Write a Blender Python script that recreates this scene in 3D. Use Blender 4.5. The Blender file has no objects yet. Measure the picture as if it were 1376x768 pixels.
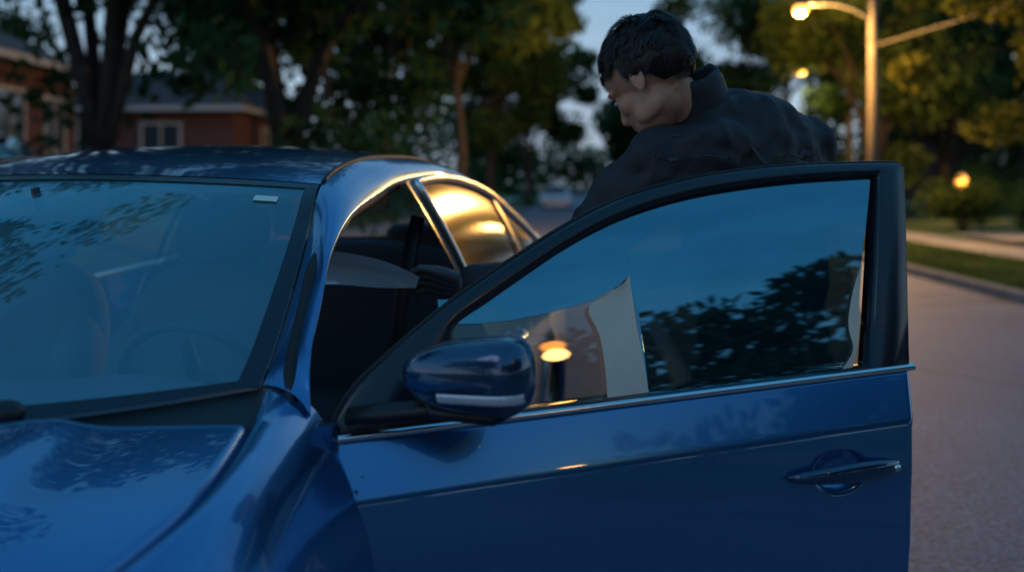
import bpy, math, random
import numpy as np
from mathutils import Vector, Matrix
D=bpy.data; SC=bpy.context.scene; COL=SC.collection
PI=math.pi; R=math.radians
F=1250.; CX=688.; HY=250.; CZ=1.35
rng=np.random.default_rng(7); random.seed(7)

# ------------------------------------------------------------------ helpers
def link(o,parent=None):
    COL.objects.link(o)
    if parent is not None: o.parent=parent
    return o
def mobj(name,v,f,mat,parent=None,smooth=True):
    me=D.meshes.new(name)
    me.from_pydata([tuple(map(float,p)) for p in v],[],[tuple(int(i) for i in q) for q in f])
    if smooth: me.polygons.foreach_set('use_smooth',[True]*len(me.polygons))
    if mat: me.materials.append(mat)
    me.update()
    return link(D.objects.new(name,me),parent)
def empty(name,loc,rz=0,label=None,cat=None,group=None):
    o=D.objects.new(name,None); link(o); o.location=loc; o.rotation_euler=(0,0,rz); o.empty_display_size=.2
    if label: o['label']=label
    if cat: o['category']=cat
    if group: o['group']=group
    return o
def tag(o,label=None,cat=None,group=None,kind=None):
    if label: o['label']=label
    if cat: o['category']=cat
    if group: o['group']=group
    if kind: o['kind']=kind
    return o
def herm(xs,Y,x):
    xs=np.array(xs,float); Y=np.array(Y,float); x=np.clip(np.array(x,float),xs[0],xs[-1])
    m=np.gradient(Y,xs,axis=0)
    i=np.clip(np.searchsorted(xs,x,side='right')-1,0,len(xs)-2)
    h=(xs[i+1]-xs[i]); t=(x-xs[i])/h
    if Y.ndim>1:
        sh=(-1,)+(1,)*(Y.ndim-1); h=h.reshape(sh); t=t.reshape(sh)
    return (2*t**3-3*t**2+1)*Y[i]+(t**3-2*t**2+t)*h*m[i]+(-2*t**3+3*t**2)*Y[i+1]+(t**3-t**2)*h*m[i+1]
def crv(P,n):
    P=np.array(P,float)
    d=np.r_[0,np.cumsum(np.maximum(np.linalg.norm(np.diff(P,axis=0),axis=1),1e-5))]
    return herm(d,P,np.linspace(0,d[-1],n))
class MB:
    def __init__(s): s.v=[]; s.f=[]
    def add(s,v,f):
        b=len(s.v); s.v+= [tuple(map(float,p)) for p in v]; s.f+=[tuple(int(i)+b for i in q) for q in f]; return s
    def grid(s,G,close_u=False,close_v=False):
        G=np.array(G); m,n=G.shape[:2]; f=[]
        for i in range(m if close_u else m-1):
            for j in range(n if close_v else n-1):
                a=i*n+j; b=((i+1)%m)*n+j; c=((i+1)%m)*n+(j+1)%n; d=i*n+(j+1)%n
                f.append((a,b,c,d))
        return s.add(G.reshape(-1,3),f)
    def box(s,c,d,M=None):
        v=[Vector((x*d[0]/2,y*d[1]/2,z*d[2]/2)) for x in(-1,1) for y in(-1,1) for z in(-1,1)]
        if M is not None: v=[M@p for p in v]
        c=Vector(c)
        return s.add([p+c for p in v],[(0,1,3,2),(4,6,7,5),(0,4,5,1),(2,3,7,6),(0,2,6,4),(1,5,7,3)])
    def tube(s,path,rad,seg=10,cap=True,flat=1.0):
        P=[Vector(tuple(map(float,p))) for p in path]; n=len(P)
        if not hasattr(rad,'__len__'): rad=[rad]*n
        rad=[float(q) for q in rad]
        ref=Vector((0,0,1)); rings=[]
        prev=None
        for i in range(n):
            t=(P[min(i+1,n-1)]-P[max(i-1,0)]).normalized()
            if prev is None:
                r0=ref if abs(t.z)<.9 else Vector((0,1,0))
                x=t.cross(r0).normalized()
            else:
                x=(prev-t*prev.dot(t)).normalized()
            prev=x; y=t.cross(x)
            rings.append([P[i]+rad[i]*(x*math.cos(a)+y*math.sin(a)*flat) for a in [2*PI*k/seg for k in range(seg)]])
        v=[p for r in rings for p in r]; f=[]
        for i in range(n-1):
            for k in range(seg):
                f.append((i*seg+k,i*seg+(k+1)%seg,(i+1)*seg+(k+1)%seg,(i+1)*seg+k))
        if cap:
            f.append(tuple(range(seg))[::-1]); f.append(tuple((n-1)*seg+k for k in range(seg)))
        return s.add(v,f)
    def ell(s,c,r,M=None,seg=20,rings=14,e=1.0):
        c=Vector(c); G=[]
        def p(x): return math.copysign(abs(x)**e,x)
        for i in range(rings+1):
            th=PI*i/rings-PI/2; row=[]
            for k in range(seg):
                ph=2*PI*k/seg
                q=Vector((r[0]*p(math.cos(th))*p(math.cos(ph)),r[1]*p(math.cos(th))*p(math.sin(ph)),r[2]*p(math.sin(th))))
                if M is not None: q=M@q
                row.append(q+c)
            G.append(row)
        return s.grid(G,close_v=True)
    def obj(s,name,mat,parent=None,smooth=True): return mobj(name,s.v,s.f,mat,parent,smooth)
def bevel(o,w=.004,seg=2):
    m=o.modifiers.new('b','BEVEL'); m.width=w; m.segments=seg; m.limit_method='ANGLE'; m.angle_limit=R(40); return o

# ------------------------------------------------------------------ materials
def mat(name,base,rough=.5,metal=0,coat=0,coatr=.03,var=None,bump=None,emit=None,spec=None,cior=None):
    m=D.materials.new(name); m.use_nodes=True; n=m.node_tree; b=n.nodes['Principled BSDF']
    b.inputs['Base Color'].default_value=(*base,1); b.inputs['Roughness'].default_value=rough; b.inputs['Metallic'].default_value=metal
    b.inputs['Coat Weight'].default_value=coat; b.inputs['Coat Roughness'].default_value=coatr
    if cior: b.inputs['Coat IOR'].default_value=cior
    if spec is not None: b.inputs['Specular IOR Level'].default_value=spec
    if emit: b.inputs['Emission Color'].default_value=(*emit[0],1); b.inputs['Emission Strength'].default_value=emit[1]
    tc=None
    if var or bump: tc=n.nodes.new('ShaderNodeTexCoord')
    if var:
        nz=n.nodes.new('ShaderNodeTexNoise'); nz.inputs['Scale'].default_value=var[0]; nz.inputs['Detail'].default_value=6
        n.links.new(tc.outputs['Object'],nz.inputs['Vector'])
        rp=n.nodes.new('ShaderNodeValToRGB'); rp.color_ramp.elements[0].position=.35; rp.color_ramp.elements[1].position=.65
        rp.color_ramp.elements[0].color=(*base,1); rp.color_ramp.elements[1].color=(*var[1],1)
        n.links.new(nz.outputs['Fac'],rp.inputs[0]); n.links.new(rp.outputs[0],b.inputs['Base Color'])
    if bump:
        nz=n.nodes.new('ShaderNodeTexNoise'); nz.inputs['Scale'].default_value=bump[0]; nz.inputs['Detail'].default_value=5
        n.links.new(tc.outputs['Object'],nz.inputs['Vector'])
        bp=n.nodes.new('ShaderNodeBump'); bp.inputs['Strength'].default_value=bump[1]; bp.inputs['Distance'].default_value=bump[2]
        n.links.new(nz.outputs['Fac'],bp.inputs['Height']); n.links.new(bp.outputs[0],b.inputs['Normal'])
    return m
def glassmat(name,tint,refl,rough=.0,gcol=(.8,.93,1),diff=None,power=4.5):
    m=D.materials.new(name); m.use_nodes=True; n=m.node_tree; n.nodes.clear()
    out=n.nodes.new('ShaderNodeOutputMaterial'); tr=n.nodes.new('ShaderNodeBsdfTransparent'); tr.inputs[0].default_value=(*tint,1)
    gl=n.nodes.new('ShaderNodeBsdfGlossy'); gl.inputs['Roughness'].default_value=rough; gl.inputs['Color'].default_value=(*gcol,1)
    base=tr
    if diff:
        df=n.nodes.new('ShaderNodeBsdfDiffuse'); df.inputs[0].default_value=(*diff[0],1)
        mx=n.nodes.new('ShaderNodeMixShader'); mx.inputs[0].default_value=diff[1]
        n.links.new(tr.outputs[0],mx.inputs[1]); n.links.new(df.outputs[0],mx.inputs[2]); base=mx
    lw=n.nodes.new('ShaderNodeLayerWeight'); lw.inputs[0].default_value=.5
    pw=n.nodes.new('ShaderNodeMath'); pw.operation='POWER'; pw.inputs[1].default_value=power; n.links.new(lw.outputs['Facing'],pw.inputs[0])
    mr=n.nodes.new('ShaderNodeMapRange'); mr.inputs['To Min'].default_value=refl; mr.inputs['To Max'].default_value=1
    n.links.new(pw.outputs[0],mr.inputs['Value'])
    mx2=n.nodes.new('ShaderNodeMixShader'); n.links.new(mr.outputs[0],mx2.inputs[0])
    n.links.new(base.outputs[0],mx2.inputs[1]); n.links.new(gl.outputs[0],mx2.inputs[2]); n.links.new(mx2.outputs[0],out.inputs[0])
    return m
def leafmat(name,c1,c2,c3):
    m=D.materials.new(name); m.use_nodes=True; n=m.node_tree; n.nodes.clear()
    out=n.nodes.new('ShaderNodeOutputMaterial'); tc=n.nodes.new('ShaderNodeTexCoord'); nz=n.nodes.new('ShaderNodeTexNoise'); nz.inputs['Scale'].default_value=.9
    n.links.new(tc.outputs['Object'],nz.inputs['Vector'])
    ge=n.nodes.new('ShaderNodeNewGeometry'); ad=n.nodes.new('ShaderNodeMath'); ad.operation='MULTIPLY_ADD'; ad.inputs[1].default_value=.35
    n.links.new(ge.outputs['Random Per Island'],ad.inputs[0]); n.links.new(nz.outputs['Fac'],ad.inputs[2])
    rp=n.nodes.new('ShaderNodeValToRGB'); e=rp.color_ramp.elements; e[0].position=.42; e[0].color=(*c1,1); e[1].position=.9; e[1].color=(*c3,1)
    k=e.new(.66); k.color=(*c2,1)
    n.links.new(ad.outputs[0],rp.inputs[0])
    df=n.nodes.new('ShaderNodeBsdfDiffuse'); tl=n.nodes.new('ShaderNodeBsdfTranslucent'); mx=n.nodes.new('ShaderNodeMixShader'); mx.inputs[0].default_value=.4
    n.links.new(rp.outputs[0],df.inputs[0]); n.links.new(rp.outputs[0],tl.inputs[0])
    n.links.new(df.outputs[0],mx.inputs[1]); n.links.new(tl.outputs[0],mx.inputs[2]); n.links.new(mx.outputs[0],out.inputs[0])
    return m
M={}
M['paint']=mat('blue_metallic_paint',(.038,.20,.45),.25,.8,1,.012,bump=(900,.012,.001),cior=1.7)
M['paint2']=mat('dark_blue_gloss',(.012,.06,.13),.22,.6,1,.02,cior=1.6)
M['black']=mat('black_plastic',(.012,.013,.015),.45,bump=(400,.1,.001))
M['gloss']=mat('gloss_black_frame',(.008,.012,.02),.30,0,.25,.08)
M['chrome']=mat('brushed_chrome',(.78,.78,.80),.16,1)
M['trim']=mat('satin_trim',(.80,.78,.74),.30,1)
M['rubber']=mat('rubber_seal',(.01,.01,.01),.6)
M['seat']=mat('seat_cloth',(.085,.10,.12),.85,bump=(300,.3,.002))
M['dash']=mat('dashboard_vinyl',(.10,.12,.145),.55,bump=(300,.2,.001))
M['wheelm']=mat('steering_wheel_leather',(.035,.045,.055),.6)
M['liner']=mat('roof_lining',(.5,.5,.5),.9)
M['ws']=glassmat('windshield_glass',(.90,.98,1),.135,.010,(.42,.82,.97),diff=((.22,.66,.80),.20))  # pale diffuse share and blue-tinted gloss paint sky haze over the glass
M['sg']=glassmat('side_glass',(.35,.40,.40),.17,.10,(1,.95,.88))
M['clear0']=glassmat('rear_clear_glass',(.85,.9,.88),.07)
M['clear']=glassmat('door_glass',(.52,.52,.49),.14,.0,(1,.95,.88))
M['film']=glassmat('window_film',(.07,.14,.18),.36,.006,(.40,.82,.98),diff=((.008,.05,.07),.4))
M['flap']=mat('peeled_film',(.80,.70,.55),.5,var=(9,(.68,.60,.48)))
M['sheet']=glassmat('clear_sheet',(.75,.86,1),.22,.08,(.85,.93,1),diff=((.80,.92,1.0),.60))
M['tyre']=mat('tyre_rubber',(.015,.015,.015),.8)
M['rim']=mat('alloy',(.45,.46,.48),.3,1)
M['lens']=mat('lamp_lens',(.75,.76,.80),.22,.2,1)
M['jacket']=mat('dark_jacket_cloth',(.014,.013,.016),.66,var=(6,(.021,.018,.022)),bump=(200,.35,.0015))
M['seam']=mat('jacket_seam',(.05,.045,.05),.8)
M['trouser']=mat('denim',(.02,.025,.04),.9)
M['glove']=mat('black_glove',(.055,.058,.065),.42,bump=(300,.4,.002))
M['skin']=mat('skin',(.62,.30,.18),.5,var=(18,(.54,.25,.15)),bump=(250,.12,.001))
M['hair']=mat('dark_brown_hair',(.024,.013,.008),.5)
M['shoe']=mat('shoe_leather',(.01,.009,.008),.5)
M['bark']=mat('tree_bark',(.035,.026,.020),.95,var=(5,(.06,.045,.033)),bump=(18,.8,.03))
M['leafd']=leafmat('leaves_dark',(.013,.038,.017),(.029,.072,.030),(.055,.12,.045))
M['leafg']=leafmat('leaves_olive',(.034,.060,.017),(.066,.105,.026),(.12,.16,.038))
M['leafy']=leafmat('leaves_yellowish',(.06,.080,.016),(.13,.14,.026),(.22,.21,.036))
M['pole']=mat('weathered_pole',(.11,.095,.08),.85,var=(4,(.07,.06,.05)))
M['metal']=mat('galvanised_metal',(.14,.13,.12),.5,.4)
M['bulb']=mat('sodium_bulb',(1,.6,.2),.4,emit=((1,.34,.045),5))
M['bulbn']=mat('near_sodium_bulb',(1,.6,.2),.4,emit=((1,.36,.05),7))
M['bulbf']=mat('far_sodium_bulb',(1,.6,.2),.4,emit=((1,.36,.05),.7))
M['bulb2']=mat('porch_bulb',(1,.6,.2),.4,emit=((1,.36,.05),3))
M['roof']=mat('shingle_roof',(.045,.04,.045),.9,var=(3,(.07,.06,.06)),bump=(12,.5,.02))
M['whitep']=mat('white_trim_paint',(.40,.42,.46),.6)
M['pane']=mat('window_pane',(.03,.05,.07),.08,0,1)
M['conc']=mat('concrete',(.28,.27,.26),.9,var=(2.5,(.20,.19,.185)),bump=(30,.4,.01))
M['kerb']=mat('kerb_concrete',(.22,.205,.19),.9,var=(4,(.14,.13,.125)),bump=(40,.5,.01))
M['wire']=mat('cable',(.03,.025,.02),.7)
M['oldpaint']=mat('dark_car_paint',(.02,.03,.05),.25,.5,1)
M['silver']=mat('grey_car_paint',(.40,.45,.52),.35,.3,1)
M['redlamp']=mat('red_lens',(.3,.01,.01),.2,emit=((1,.08,.03),.6))
M['stick']=mat('sticker',(.75,.85,.75),.6)
def brickmat():
    m=D.materials.new('red_brick'); m.use_nodes=True; n=m.node_tree; b=n.nodes['Principled BSDF']; b.inputs['Roughness'].default_value=.9
    tc=n.nodes.new('ShaderNodeTexCoord'); sp=n.nodes.new('ShaderNodeSeparateXYZ'); cb=n.nodes.new('ShaderNodeCombineXYZ'); ad=n.nodes.new('ShaderNodeMath')
    br=n.nodes.new('ShaderNodeTexBrick'); br.inputs['Scale'].default_value=3.5; br.inputs['Color1'].default_value=(.11,.038,.038,1); br.inputs['Color2'].default_value=(.07,.026,.028,1); br.inputs['Mortar'].default_value=(.10,.085,.085,1)
    n.links.new(tc.outputs['Object'],sp.inputs[0]); n.links.new(sp.outputs[0],ad.inputs[0]); n.links.new(sp.outputs[1],ad.inputs[1]); n.links.new(ad.outputs[0],cb.inputs[0]); n.links.new(sp.outputs[2],cb.inputs[1])
    n.links.new(cb.outputs[0],br.inputs[0]); n.links.new(br.outputs[0],b.inputs['Base Color']); return m
M['brick']=brickmat()
def roadmat():
    m=D.materials.new('asphalt'); m.use_nodes=True; n=m.node_tree; b=n.nodes['Principled BSDF']; b.inputs['Roughness'].default_value=.7
    tc=n.nodes.new('ShaderNodeTexCoord')
    a=n.nodes.new('ShaderNodeTexNoise'); a.inputs['Scale'].default_value=.6; a.inputs['Detail'].default_value=8
    g=n.nodes.new('ShaderNodeTexNoise'); g.inputs['Scale'].default_value=55; g.inputs['Detail'].default_value=4
    v=n.nodes.new('ShaderNodeTexVoronoi'); v.feature='DISTANCE_TO_EDGE'; v.inputs['Scale'].default_value=.33
    wz=n.nodes.new('ShaderNodeTexNoise'); wz.inputs['Scale'].default_value=1.5; wz.inputs['Detail'].default_value=6
    mxv=n.nodes.new('ShaderNodeMix'); mxv.data_type='VECTOR'; mxv.inputs[0].default_value=.25
    for q in(a,g,wz): n.links.new(tc.outputs['Object'],q.inputs['Vector'])
    n.links.new(tc.outputs['Object'],mxv.inputs[4]); n.links.new(wz.outputs['Color'],mxv.inputs[5]); n.links.new(mxv.outputs[1],v.inputs['Vector'])
    r1=n.nodes.new('ShaderNodeValToRGB'); e=r1.color_ramp.elements; e[0].position=.3; e[0].color=(.155,.15,.19,1); e[1].position=.7; e[1].color=(.225,.22,.27,1)
    n.links.new(a.outputs['Fac'],r1.inputs[0])
    r2=n.nodes.new('ShaderNodeValToRGB'); e=r2.color_ramp.elements; e[0].position=.35; e[0].color=(.45,.45,.45,1); e[1].position=.7; e[1].color=(1.35,1.35,1.35,1)
    n.links.new(g.outputs['Fac'],r2.inputs[0])
    r3=n.nodes.new('ShaderNodeValToRGB'); e=r3.color_ramp.elements; e[0].position=.0; e[0].color=(.35,.35,.35,1); e[1].position=.012; e[1].color=(1,1,1,1)
    n.links.new(v.outputs['Distance'],r3.inputs[0])
    m1=n.nodes.new('ShaderNodeMix'); m1.data_type='RGBA'; m1.blend_type='MULTIPLY'; m1.inputs[0].default_value=1
    m2=n.nodes.new('ShaderNodeMix'); m2.data_type='RGBA'; m2.blend_type='MULTIPLY'; m2.inputs[0].default_value=1
    n.links.new(r1.outputs[0],m1.inputs[6]); n.links.new(r2.outputs[0],m1.inputs[7]); n.links.new(m1.outputs[2],m2.inputs[6]); n.links.new(r3.outputs[0],m2.inputs[7])
    n.links.new(m2.outputs[2],b.inputs['Base Color'])
    bp=n.nodes.new('ShaderNodeBump'); bp.inputs['Strength'].default_value=.6; bp.inputs['Distance'].default_value=.01
    n.links.new(g.outputs['Fac'],bp.inputs['Height']); n.links.new(bp.outputs[0],b.inputs['Normal']); return m
M['road']=roadmat()
M['grass']=mat('lawn_grass',(.05,.095,.02),.95,var=(1.4,(.09,.14,.035)),bump=(60,1,.04))

# ------------------------------------------------------------------ world, sun, camera
w=D.worlds.new('World'); SC.world=w; w.use_nodes=True; n=w.node_tree; n.nodes.clear()
out=n.nodes.new('ShaderNodeOutputWorld'); bg=n.nodes.new('ShaderNodeBackground')
tc=n.nodes.new('ShaderNodeTexCoord'); sp=n.nodes.new('ShaderNodeSeparateXYZ'); n.links.new(tc.outputs['Generated'],sp.inputs[0])
rp=n.nodes.new('ShaderNodeValToRGB'); e=rp.color_ramp.elements
e[0].position=0; e[0].color=(.40,.50,.60,1); e[1].position=1; e[1].color=(.030,.175,.38,1)
k=e.new(.22); k.color=(.20,.36,.54,1); k=e.new(.55); k.color=(.055,.24,.45,1)
n.links.new(sp.outputs['Z'],rp.inputs[0])
nz=n.nodes.new('ShaderNodeTexNoise'); nz.inputs['Scale'].default_value=2.2; nz.inputs['Detail'].default_value=7; nz.inputs['Roughness'].default_value=.6
mp=n.nodes.new('ShaderNodeMapping'); mp.inputs['Scale'].default_value=(1,1,3.2); n.links.new(tc.outputs['Generated'],mp.inputs[0]); n.links.new(mp.outputs[0],nz.inputs['Vector'])
cr=n.nodes.new('ShaderNodeValToRGB'); cr.color_ramp.elements[0].position=.38; cr.color_ramp.elements[0].color=(.80,.80,.83,1); cr.color_ramp.elements[1].position=.7; cr.color_ramp.elements[1].color=(1.25,1.18,1.1,1)
n.links.new(nz.outputs['Fac'],cr.inputs[0])
mx=n.nodes.new('ShaderNodeMix'); mx.data_type='RGBA'; mx.blend_type='MULTIPLY'; mx.inputs[0].default_value=1
n.links.new(rp.outputs[0],mx.inputs[6]); n.links.new(cr.outputs[0],mx.inputs[7])
sky=n.nodes.new('ShaderNodeTexSky'); sky.sky_type='NISHITA'; sky.sun_disc=False; sky.sun_elevation=R(1); sky.sun_rotation=R(200)
ad=n.nodes.new('ShaderNodeMix'); ad.data_type='RGBA'; ad.blend_type='ADD'; ad.inputs[0].default_value=.015
n.links.new(mx.outputs[2],ad.inputs[6]); n.links.new(sky.outputs[0],ad.inputs[7])
n.links.new(ad.outputs[2],bg.inputs[0]); bg.inputs[1].default_value=1.2; n.links.new(bg.outputs[0],out.inputs[0])
sl=D.lights.new('fill_light','SUN'); sl.energy=.15; sl.angle=R(25); sl.color=(.85,.9,1); so=link(D.objects.new('fill_light',sl)); so.rotation_euler=(R(50),0,R(-35))  # weak bluish fill added from behind the camera to lift forms at dusk
cam=D.cameras.new('camera'); co=link(D.objects.new('camera',cam)); co.location=(0,0,CZ); co.rotation_euler=(R(90),0,0)
cam.sensor_width=36; cam.lens=36*F/1376; cam.shift_y=-134/1376; cam.clip_end=600; cam.clip_start=.05
cam.dof.use_dof=True; cam.dof.focus_distance=2.0; cam.dof.aperture_fstop=1.6
SC.camera=co
SC.view_settings.view_transform='Standard'; SC.view_settings.look='None'; SC.view_settings.exposure=0

# ------------------------------------------------------------------ ground and street (street frame runs 3.75 deg off the view axis)
SA=R(3.75)
def st(x,y,z=0): return (x*math.cos(SA)+y*math.sin(SA), -x*math.sin(SA)+y*math.cos(SA), z)
def strip(name,xs_zs,m,y0=-60,y1=260,ny=60):
    G=[[st(x,y,z) for (x,z) in xs_zs] for y in np.linspace(y0,y1,ny)]
    o=MB().grid(G).obj(name,m,None,smooth=False); o['kind']='structure'; return o
g=MB().add([(-400,-300,-.06),(400,-300,-.06),(400,500,-.06),(-400,500,-.06)],[(0,1,2,3)]).obj('ground',M['grass'],None,False); g['kind']='structure'
strip('road',[(-3.0,0),(1,.03),(5.1,0)],M['road'])
strip('kerb_right',[(5.1,-.03),(5.11,.12),(5.13,.13),(5.26,.13),(5.27,.0)],M['kerb'])
strip('kerb_left',[(-3.0,-.03),(-3.01,.12),(-3.03,.13),(-3.16,.13),(-3.17,.0)],M['kerb'])
strip('verge_right',[(5.26,.115),(6.2,.14),(7.4,.12)],M['grass'])
strip('sidewalk_right',[(7.4,.08),(7.405,.135),(8.9,.135),(8.905,.08)],M['conc'])
strip('lawn_right',[(8.9,.12),(12,.22),(30,.5),(80,.8)],M['grass'])
strip('verge_left',[(-5,.12),(-4,.14),(-3.16,.115)],M['grass'])
strip('sidewalk_left',[(-6.305,.08),(-6.3,.135),(-5.0,.135),(-4.995,.08)],M['conc'])
strip('lawn_left',[(-90,1.2),(-12,1.0),(-9,.7),(-6.3,.12)],M['grass'])
p=MB(); p.grid([[st(x,y,.23+.012*(x-8.9)*.8) for x in (8.9,12,20)] for y in (19.5,22.5)]); o=p.obj('driveway_right',M['conc'],None,False); o['kind']='structure'
def blades(name,x0,x1,y0,y1,nb,z,hh):
    xs=rng.uniform(x0,x1,nb); ys=rng.uniform(y0,y1,nb); a=rng.uniform(0,2*PI,nb); h=rng.uniform(.5,1,nb)*hh
    V=[];Fc=[]
    for i in range(nb):
        X,Y,_=st(xs[i],ys[i]); dx,dy=math.cos(a[i])*.012,math.sin(a[i])*.012
        k=len(V); V+=[(X-dx,Y-dy,z),(X+dx,Y+dy,z),(X+dy*2.2,Y-dx*2.2,z+h[i])]; Fc.append((k,k+1,k+2))
    o=mobj(name,V,Fc,M['leafg'],None,False); tag(o,'short green grass growing on the kerbside verge','grass',kind='stuff')
blades('grass',5.27,7.38,9,26,26000,.11,.09)

# ------------------------------------------------------------------ trees
def leafcloud(C,Rad,n,size,seed):
    r=np.random.default_rng(seed); C=np.array(C); Rad=np.array(Rad)
    idx=r.integers(0,len(C),n); d=r.normal(size=(n,3)); d/=np.linalg.norm(d,axis=1)[:,None]
    rr=r.uniform(0,1,n)**.45
    P=C[idx]+d*(Rad[idx]*rr)[:,None]*np.array([1,1,.75])
    a=r.normal(size=(n,3)); a/=np.linalg.norm(a,axis=1)[:,None]; b=np.cross(a,r.normal(size=(n,3))); b/=np.linalg.norm(b,axis=1)[:,None]
    s=(r.uniform(.55,1.2,n)*size)[:,None]
    V=np.stack([P-a*s,P+b*s*.5,P+a*s,P-b*s*.5],axis=1).reshape(-1,3)
    Fc=np.arange(4*n).reshape(-1,4)
    return V,Fc
def leafmesh(V,Fc,name,m):
    me=D.meshes.new(name); me.vertices.add(len(V)); me.vertices.foreach_set('co',V.astype(np.float32).ravel())
    me.loops.add(len(Fc)*4); me.loops.foreach_set('vertex_index',Fc.ravel().astype(np.int32))
    me.polygons.add(len(Fc)); me.polygons.foreach_set('loop_start',np.arange(0,len(Fc)*4,4,dtype=np.int32)); me.update(calc_edges=True); me.validate()
    me.materials.append(m); return me
def tree(X,Y,H,cr_,th,tr,seed,leafm,label,z0=0,n=9000,size=.16,forks=5,group=None,lean=(0,0),zs=1.0,name='broadleaf_tree',low=.25):
    r=np.random.default_rng(seed); t=empty(name,(X,Y,z0),0,label,'tree',group)
    b=MB(); top=np.array([lean[0],lean[1],th])
    bend=r.normal(size=2)*.12
    path=crv([(0,0,-.1),(bend[0]+lean[0]*.4,bend[1]+lean[1]*.4,th*.5),tuple(top)],7)
    b.tube(path,[tr*1.35]+[tr*(1.0-.06*i) for i in range(1,7)],10)
    C=[];Rd=[]
    for k in range(forks):
        a=2*PI*k/forks+r.uniform(-.4,.4); el=r.uniform(.55,1.15)
        L=(H-th)*r.uniform(.6,.85)
        e=top+np.array([math.cos(a)*cr_*.62,math.sin(a)*cr_*.62,L*el*.85])
        m=top+(e-top)*.45+np.array([math.cos(a)*.2*cr_*-.2,math.sin(a)*.2*cr_*-.2,.12*L])
        lp=crv([top-np.array([0,0,.25]),m,e],6); b.tube(lp,[tr*.62*(1-.15*i) for i in range(6)],7)
        C.append(e);Rd.append(cr_*r.uniform(.30,.45))
        for q in range(5):
            s0=lp[r.integers(2,6)]; e2=s0+r.normal(size=3)*np.array([cr_*.36,cr_*.36,(H-th)*.17*zs])+np.array([0,0,low])
            b.tube([s0,(s0+e2)/2+r.normal(size=3)*.1,e2],[tr*.16,tr*.11,tr*.05],5); C.append(e2); Rd.append(cr_*r.uniform(.18,.34))
    for q in range(4):
        C.append(top+np.array([r.normal()*cr_*.35,r.normal()*cr_*.35,(H-th)*r.uniform(.45,.85)])); Rd.append(cr_*.35)
    b.obj('trunk',M['bark'],t)
    V,Fc=leafcloud(C,Rd,n,size,seed+1)
    link(D.objects.new('crown',leafmesh(V,Fc,'crown',leafm)),t)
    return t
GT='trees along the street'
tree(-3.9,16,13,4.6,1.9,.30,11,M['leafd'],'large dark tree with forked trunks behind the car roof, left of centre',.13,9500,.16,3,GT,low=1.6)
tree(-6.9,15,11.5,4.4,1.7,.22,12,M['leafd'],'dark multi-limbed tree in front of the brick houses at left',.3,9500,.16,6,GT,(.3,0),low=1.0)
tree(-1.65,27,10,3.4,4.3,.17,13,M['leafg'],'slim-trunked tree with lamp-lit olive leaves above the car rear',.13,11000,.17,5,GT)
tree(-4.6,33,13,4.6,3.5,.25,14,M['leafd'],'dark tree behind the slim-trunked tree at left of street',.13,10000,.2,5,GT)
tree(-.9,45,13,4.2,3.6,.25,15,M['leafg'],'olive tree overhanging the far left side of the street',.13,10000,.24,5,GT)
tree(-12.5,40,13,4.6,3.5,.3,16,M['leafd'],'tall dark tree rising beyond the two brick houses',1,9000,.22,5,GT)
tree(-21,30,12,5,3.5,.3,17,M['leafd'],'tall dark tree behind the leftmost brick house',1,7000,.22,5,GT)
tree(11.6,42,13,4.4,2.4,.25,18,M['leafd'],'dark tree right behind the man in dark jacket',.15,14000,.2,6,GT)
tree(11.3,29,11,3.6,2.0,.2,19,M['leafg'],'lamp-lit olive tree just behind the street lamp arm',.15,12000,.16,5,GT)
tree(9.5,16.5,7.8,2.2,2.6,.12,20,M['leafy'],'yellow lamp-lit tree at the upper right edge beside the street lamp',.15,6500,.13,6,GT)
tree(15.4,33,13,4.8,2.0,.25,21,M['leafd'],'big dark tree right of the street lamp over the lawn',.4,15000,.2,6,GT)
tree(20.5,38,12,5,2.0,.25,22,M['leafd'],'dark tree furthest right behind the lit garden lantern',.5,13000,.22,6,GT)
tree(9.4,62,11,4.2,2.2,.25,23,M['leafd'],'distant tree on right side of street beyond the man',.1,11000,.26,6,GT)
tree(1.0,60,13,5,2.5,.25,24,M['leafd'],'distant tree above the far grey car, left kerb',.1,11000,.26,5,GT)
tree(13,85,14,6,2.5,.25,25,M['leafd'],'farthest roadside tree at the right end of street',.1,9000,.34,5,GT)
GB='trees mirrored in the car'
tree(10.5,-8,7.5,4.6,1.0,.22,31,M['leafd'],'spreading tree across the street mirrored in the door window',.13,24000,.22,8,GB,low=-.1,zs=.5)
tree(7.0,-12.5,8.2,4.6,1.0,.22,132,M['leafd'],'round tree mirrored in the lower door panel',.13,22000,.22,8,GB,low=-.1,zs=.5)
tree(13.8,-4.0,7.2,4.4,1.0,.22,133,M['leafd'],'tree across the street mirrored toward the door handle',.13,22000,.22,8,GB,low=-.1,zs=.5)
tree(-8,-9,11,4.5,2.4,.25,34,M['leafd'],'tree on left verge mirrored in the bonnet edge',.13,7000,.22,6,GB)
tree(-7.6,5.2,10,3.5,4.8,.22,35,M['leafd'],'tree on left verge whose branches are mirrored in the windshield',.13,7500,.13,6,GB)
tree(1,-20,10,4.5,2.2,.25,36,M['leafd'],'far tree behind mirrored in the side mirror housing',.13,6000,.26,6,GB)
Cw=[(x+random.uniform(-3,3),random.uniform(105,140),random.uniform(2,9)) for x in np.linspace(-75,85,90)]
V,Fc=leafcloud(Cw,[random.uniform(4,6.5) for _ in Cw],30000,.55,55)
o=link(D.objects.new('distant_woods',leafmesh(V,Fc,'distant_woods',M['leafd']))); tag(o,'far-off dark woods closing the end of the street','woods',kind='stuff')
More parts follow.
